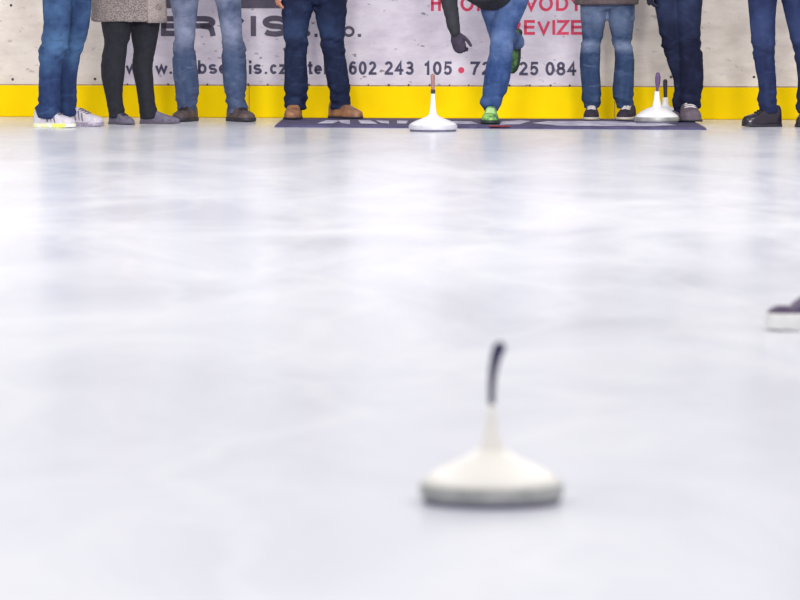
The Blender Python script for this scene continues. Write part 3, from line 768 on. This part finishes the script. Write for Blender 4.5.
J6 = denim('mid_denim', (50,80,124), (68,104,150), (150,178,204), ((.47,.06,.85),(.68,.17,.75)))
dk_canvas = mat('dark_canvas', (52,42,60), .8, (40,32,50), 30)
cream_rub = mat('cream_rubber', (216,206,190), .5)
white_lace = mat('white_laces', (222,214,216), .7)
Y6 = D(120, MZ)
person('person in worn blue jeans and white-laced dark sneakers left of the paired stocks', Y6,
    ([(2,580,609),(12,581,607),(20,581.2,605.4),(35,582,603),(44,581.5,601.4),(48,580.6,600.6),(60,579.4,600.2),(68,580,600),(75,580.6,600.2),(90,582,600.8),(97,582,601),(103,583,600),(107,584.5,599)],
     [(2,607.5,636),(12,607.6,635),(20,608,634.4),(35,611.2,632.4),(46,613.8,632.2),(52,614.4,633.4),(60,615,634.6),(68,614.4,634.6),(75,613.6,634.2),(90,612.4,633.8),(97,613.4,633.7),(104,615.7,633.5),(107,617,632.5)]),
    [(591.5,118.9,-4,.27,dict(W=.098, mu_=dk_canvas, ms=cream_rub, sole_h=.02, laces=white_lace, toe_m=None)),
     (626.5,118.9,-14,.27,dict(W=.1, mu_=dk_canvas, ms=cream_rub, sole_h=.02, laces=white_lace))],
    17, J6, mat('grey_brown_jacket', (104,90,92), .85, (84,72,76), 40), seed=6, z0=MZ, arm_hint=('front','front'), hem_z=at_depth(605,4.2,Y6).z-MZ, group='people standing on the mat', coat=(573.5,639),
    folds=[(.12,.08,.009),(.49,.05,.014),(.68,.12,.004)])

J7 = denim('navy_denim', (26,32,62), (34,44,80), (66,88,128), ((.72,.2,.5),))
grey_can = mat('grey_canvas', (112,98,110), .8, (90,78,92), 30)
person('person in very dark navy jeans and grey laced shoes standing behind the paired stocks', D(122.3, MZ),
    ([(0,654,678),(10,655.6,678),(20,657.6,678.6),(40,660.7,680),(50,663.6,681),(62,667,682),(72,671,683),(80,673.6,684),(90,674.2,685),(97,673.8,685),(104,672.8,684),(114,674,684)],
     [(0,674,702.3),(15,675.5,701.2),(30,677,700.4),(42,678.4,701),(50,679,702),(62,679.6,703),(75,680,703.7),(90,680.5,702.6),(100,681,701.6),(105,681.5,701),(108,682.5,700.4)]),
    [(674,120.6,-8,.25,dict(W=.1, mu_=grey_can, ms=M['grip_black'], laces=None, kind='boot', Hs=.55, sole_h=.016)),
     (689.5,120.8,4,.275,dict(W=.128, mu_=grey_can, ms=M['grip_black'], laces=white_lace, kind='boot', Hs=1.18, sole_h=.016))],
    -10, J7, mat('dark_navy_jacket', (40,44,70), .8), seed=7, z0=MZ, torso_cx=684, ydz=(.1,-.03), group='people standing on the mat', gloves=mat('dark_knit', (36,38,62), .9), arm_hint=((648.5,-15),'front'))

J8 = denim('indigo_denim', (36,50,96), (48,68,118), (72,98,150), ((.62,.2,.4),))
black_lea = mat('black_leather', (48,40,52), .22, (36,30,42), 12)
person('person in indigo jeans and polished black leather shoes at the right edge of the frame', D(126),
    ([(0,748,777),(10,748.8,776),(20,749.6,775.2),(40,751.8,775.4),(50,752.6,775.2),(62,754.2,775.2),(80,757.6,775.8),(90,758.6,776.4),(98,757.4,777),(104,757,777.4),(107,759,777.6),(112,761.5,778)],
     [(0,781.3,809),(20,786,811),(40,791,814),(50,794,816),(62,796,818),(75,797.5,820),(90,797.5,820),(100,796,820),(106,796,820),(112,798.4,819),(117,799,818)]),
    [(761.3,125.9,-68,.255,dict(W=.1, mu_=black_lea, ms=M['grip_black'], kind='boot', Hs=1.12, sole_h=.018, laces=black_cloth)),
     (806,125.8,-14,.28,dict(W=.1, mu_=black_lea, ms=M['grip_black'], kind='boot', Hs=1.12, sole_h=.018, laces=black_cloth))],
    -22, J8, mat('black_jacket', (42,42,50), .8), seed=8, torso_cx=781, arm_hint=('front','front'))

# ---- the thrower
Y5 = D(122.6, MZ)
def W5(px, py, dy=0): return at_depth(px, py, Y5+dy)
b5 = W5(495, 120); b5.z = MZ; b5.y = Y5
t5 = thing('person', 'person bent forward on one leg after a throw, dark sleeve, blue jeans, green shoes', 'person', b5)
k5 = Y5/F_PX
J5 = denim('thrower_denim', (52,92,160), (74,120,188), (128,168,216), ((.5,.14,.75),(.72,.15,.7)))
jb = bmesh.new(); bb = bmesh.new()
leg = [(-14,492,532),(0,496,529),(8,495.5,526),(15,494,522.8),(28,491.4,516.4),(40,490.4,513.4),(55,489,512.2),(65,486,511.4),(75,484.4,510.4),(85,482.8,508.4),(93,482.2,506.6),(96.5,482.2,503.5),(99,479.8,503),(104,479.8,502),(108,483,499),(111.5,484,498)]
rings = [((W5((a+b_)/2, y)-b5), (b_-a)/2*k5*1.02) for y, a, b_ in leg][::-1]
add_rings(jb, [hring(p, r, r*1.05, 0, 24) for p, r in rings])
add_tube(bb, [p for p, r in rings[1:]], [min(r*.68,.07) for p, r in rings[1:]], 12)
hip = W5(507, -22)-b5
add_tube(jb, [hip + Vector((-.09,.0,.03)), hip + Vector((.06,.04,.0))], [.13,.14], 20)
# raised rear leg: thigh down behind, shin away from the camera
hp2 = W5(492, -8)-b5 + Vector((0,.02,0)); kn = W5(500.5, 34, .16)-b5; an = W5(517.6, 42, .44)-b5
add_tube(jb, [hp2, hp2.lerp(kn,.5), kn], [.105,.09,.072], 20)
add_tube(jb, [kn, kn.lerp(an,.5), an], [.07,.06,.05], 18)
add_tube(bb, [hip, hp2, kn, an], [.08,.075,.05,.035], 12)
jb = remesh(jb, .0085, 3); crease(jb, [(.1,.07,.008),(.5,.12,.004)], 5)
obj('jeans', jb, J5, t5)
green = mat('green_mesh', (158,212,104), .6, (70,124,84), 30, contrast=(.42,.58))
dkgreen = mat('dark_green_sole', (44,62,54), .6)
c = ground(490.5, 123.6, MZ)
shoe(t5, c, math.radians(-3), .27, W=.105, mu_=green, ms=dkgreen, laces=mat('pale_green_lace', (190,230,160), .6))
# rear shoe: toe hanging down, sole turned away and to the right
toe_d = Vector((-.12,.05,-1)).normalized(); sole_n = Vector((.62,.78,0)); sole_n = (sole_n - toe_d*sole_n.dot(toe_d)).normalized()
upv = -sole_n; lat = toe_d.cross(upv)
cs = W5(515.6, 51.5, .53)-b5
wm = Matrix(((lat.x, toe_d.x, upv.x, cs.x), (lat.y, toe_d.y, upv.y, cs.y), (lat.z, toe_d.z, upv.z, cs.z), (0,0,0,1)))
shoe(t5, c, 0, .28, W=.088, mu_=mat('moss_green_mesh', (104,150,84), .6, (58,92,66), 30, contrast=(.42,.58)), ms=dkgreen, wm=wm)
# torso bent towards the camera and to the left
ch = W5(470, -62, -.36)-b5; wa = W5(496, -16, -.03)-b5
jk = bmesh.new()
ax = (ch-wa)
lowc = W5(488, -5, -.1)-b5
add_tube(jk, [lowc + Vector((.03,.05,.02)), lowc + ax*.12, wa + ax*.5, ch, ch + ax.normalized()*.1], [(.15,.122),(.155,.125),(.16,.13),(.19,.12),(.1,.09)], 24, ref=Vector((1,0,0)))
add_tube(bb, [hip, wa, wa+ax*.5, ch, ch+ax.normalized()*.12], [.1,.11,.12,.1,.055], 14)
gm = mat('dark_glove', (62,52,72), .8, (48,40,58), 40)
gb = bmesh.new(); fg = bmesh.new()
sh = W5(445, -64, -.3)-b5; el = W5(447.5, -10, -.28)-b5; wr = W5(455.2, 32.5, -.34)-b5
add_tube(jk, [ch.lerp(sh,.4), sh, sh.lerp(el,.6), el, el.lerp(wr,.35), el.lerp(wr,.75), wr], [.07,.068,.06,.055,.05,.044,.036], 18)
add_tube(bb, [ch.lerp(sh,.4), sh, el, wr], [.05,.048,.036,.026], 12)
dd = (W5(460.5, 50, -.34)-b5) - wr
hand_on(gb, gb, wr, dd, Vector((1,-.25,.15)), 1.08, 1.1)
obj('glove', gb, gm, t5)
hand_on(bb, bmesh.new(), wr, dd, Vector((1,-.25,.15)), .8)
sh2 = ch + Vector((.2,.02,.06)); el2 = sh2 + Vector((.2,.1,-.08)); wr2 = el2 + Vector((.16,.1,.12))
add_tube(jk, [ch, sh2, el2, wr2], [.07,.066,.054,.042], 16)
add_tube(bb, [ch, sh2, el2, wr2], [.05,.048,.036,.026], 12)
hand_on(bb, fg, wr2, (wr2-el2), Vector((0,-1,.3)), 1.0, .5)
jk = remesh(jk, .010, 3); crease(jk, [(.7,.3,.003)], 11, .0035)
obj('jacket', jk, mat('charcoal_jacket', (44,46,54), .8, (34,36,42), 20), t5)
hc = ch + ax.normalized()*.24 + Vector((0,-.02,.06))
loc = head_on(bb, hc, math.radians(-10))
bb = remesh(bb, .011, 2)
tmp = bpy.data.meshes.new('x'); fg.to_mesh(tmp); bb.from_mesh(tmp)
obj('body', bb, M['skin'], t5)
for sg in (-1,1):
    eb = bmesh.new(); add_ball(eb, loc(sg*.03,.079,.012), (.011,.011,.009), 12, 8); obj('eye', eb, M['eye'], t5)
hb = bmesh.new(); vs = add_ball(hb, (0,0,0), (.084,.1,.115), 28, 20)
bmesh.ops.delete(hb, geom=[v for v in vs if v.co.z < -.05 or (v.co.y > .045 and v.co.z < .055)], context='VERTS')
for v in hb.verts: v.co = loc(v.co.x, v.co.y-.006, v.co.z+.018)
ho = obj('hair', hb, M['hair_black'], t5); sd = ho.modifiers.new('s', 'SOLIDIFY'); sd.thickness = .012

# ---- the spectator at the right edge, only a shoe toe inside the frame
Y9 = D(328.5)
def px9(X): return 400 + X*F_PX/Y9
kk = F_PX/Y9
def lg(cx, top=.8):
    return [(328.5-kk*z*.995, cx-r*kk, cx+r*kk) for z, r in ((.8,.09),(.65,.085),(.5,.075),(.35,.072),(.2,.075),(.1,.08),(.062,.082))]
dark_cloth = mat('dark_plum_cloth', (66,48,72), .85, (48,36,56), 30)
plum = mat('dark_plum_leather', (78,60,92), .5, (60,44,76), 30)
whs = mat('white_rubber', (226,226,222), .5, (214,214,212), 20)
person('person at the right edge, only a white thick-soled shoe toe in view on open ice', Y9,
    (lg(846), lg(884)), [(816,328.5,-72,.3,dict(W=.11, mu_=plum, ms=whs, kind='chunky', sole_h=.05)), (868,326,-60,.3,dict(W=.11, mu_=plum, ms=whs, kind='chunky', sole_h=.05))],
    328.5-kk*.78, dark_cloth, mat('plum_jacket', (70,54,80), .8), face=math.radians(-70), seed=9, ydz=(-.03,.12), group='people on the open ice', torso_cx=None, trousers='trousers', arm_hint=('back','back'))

# ------------------------------------------------------------------ view
sc = bpy.context.scene
sc.view_settings.view_transform = 'Standard'; sc.view_settings.look = 'None'; sc.view_settings.gamma = 1
sc.view_settings.use_curve_mapping = False
sc.view_settings.exposure = 0.0
sc.cycles.max_bounces = 8
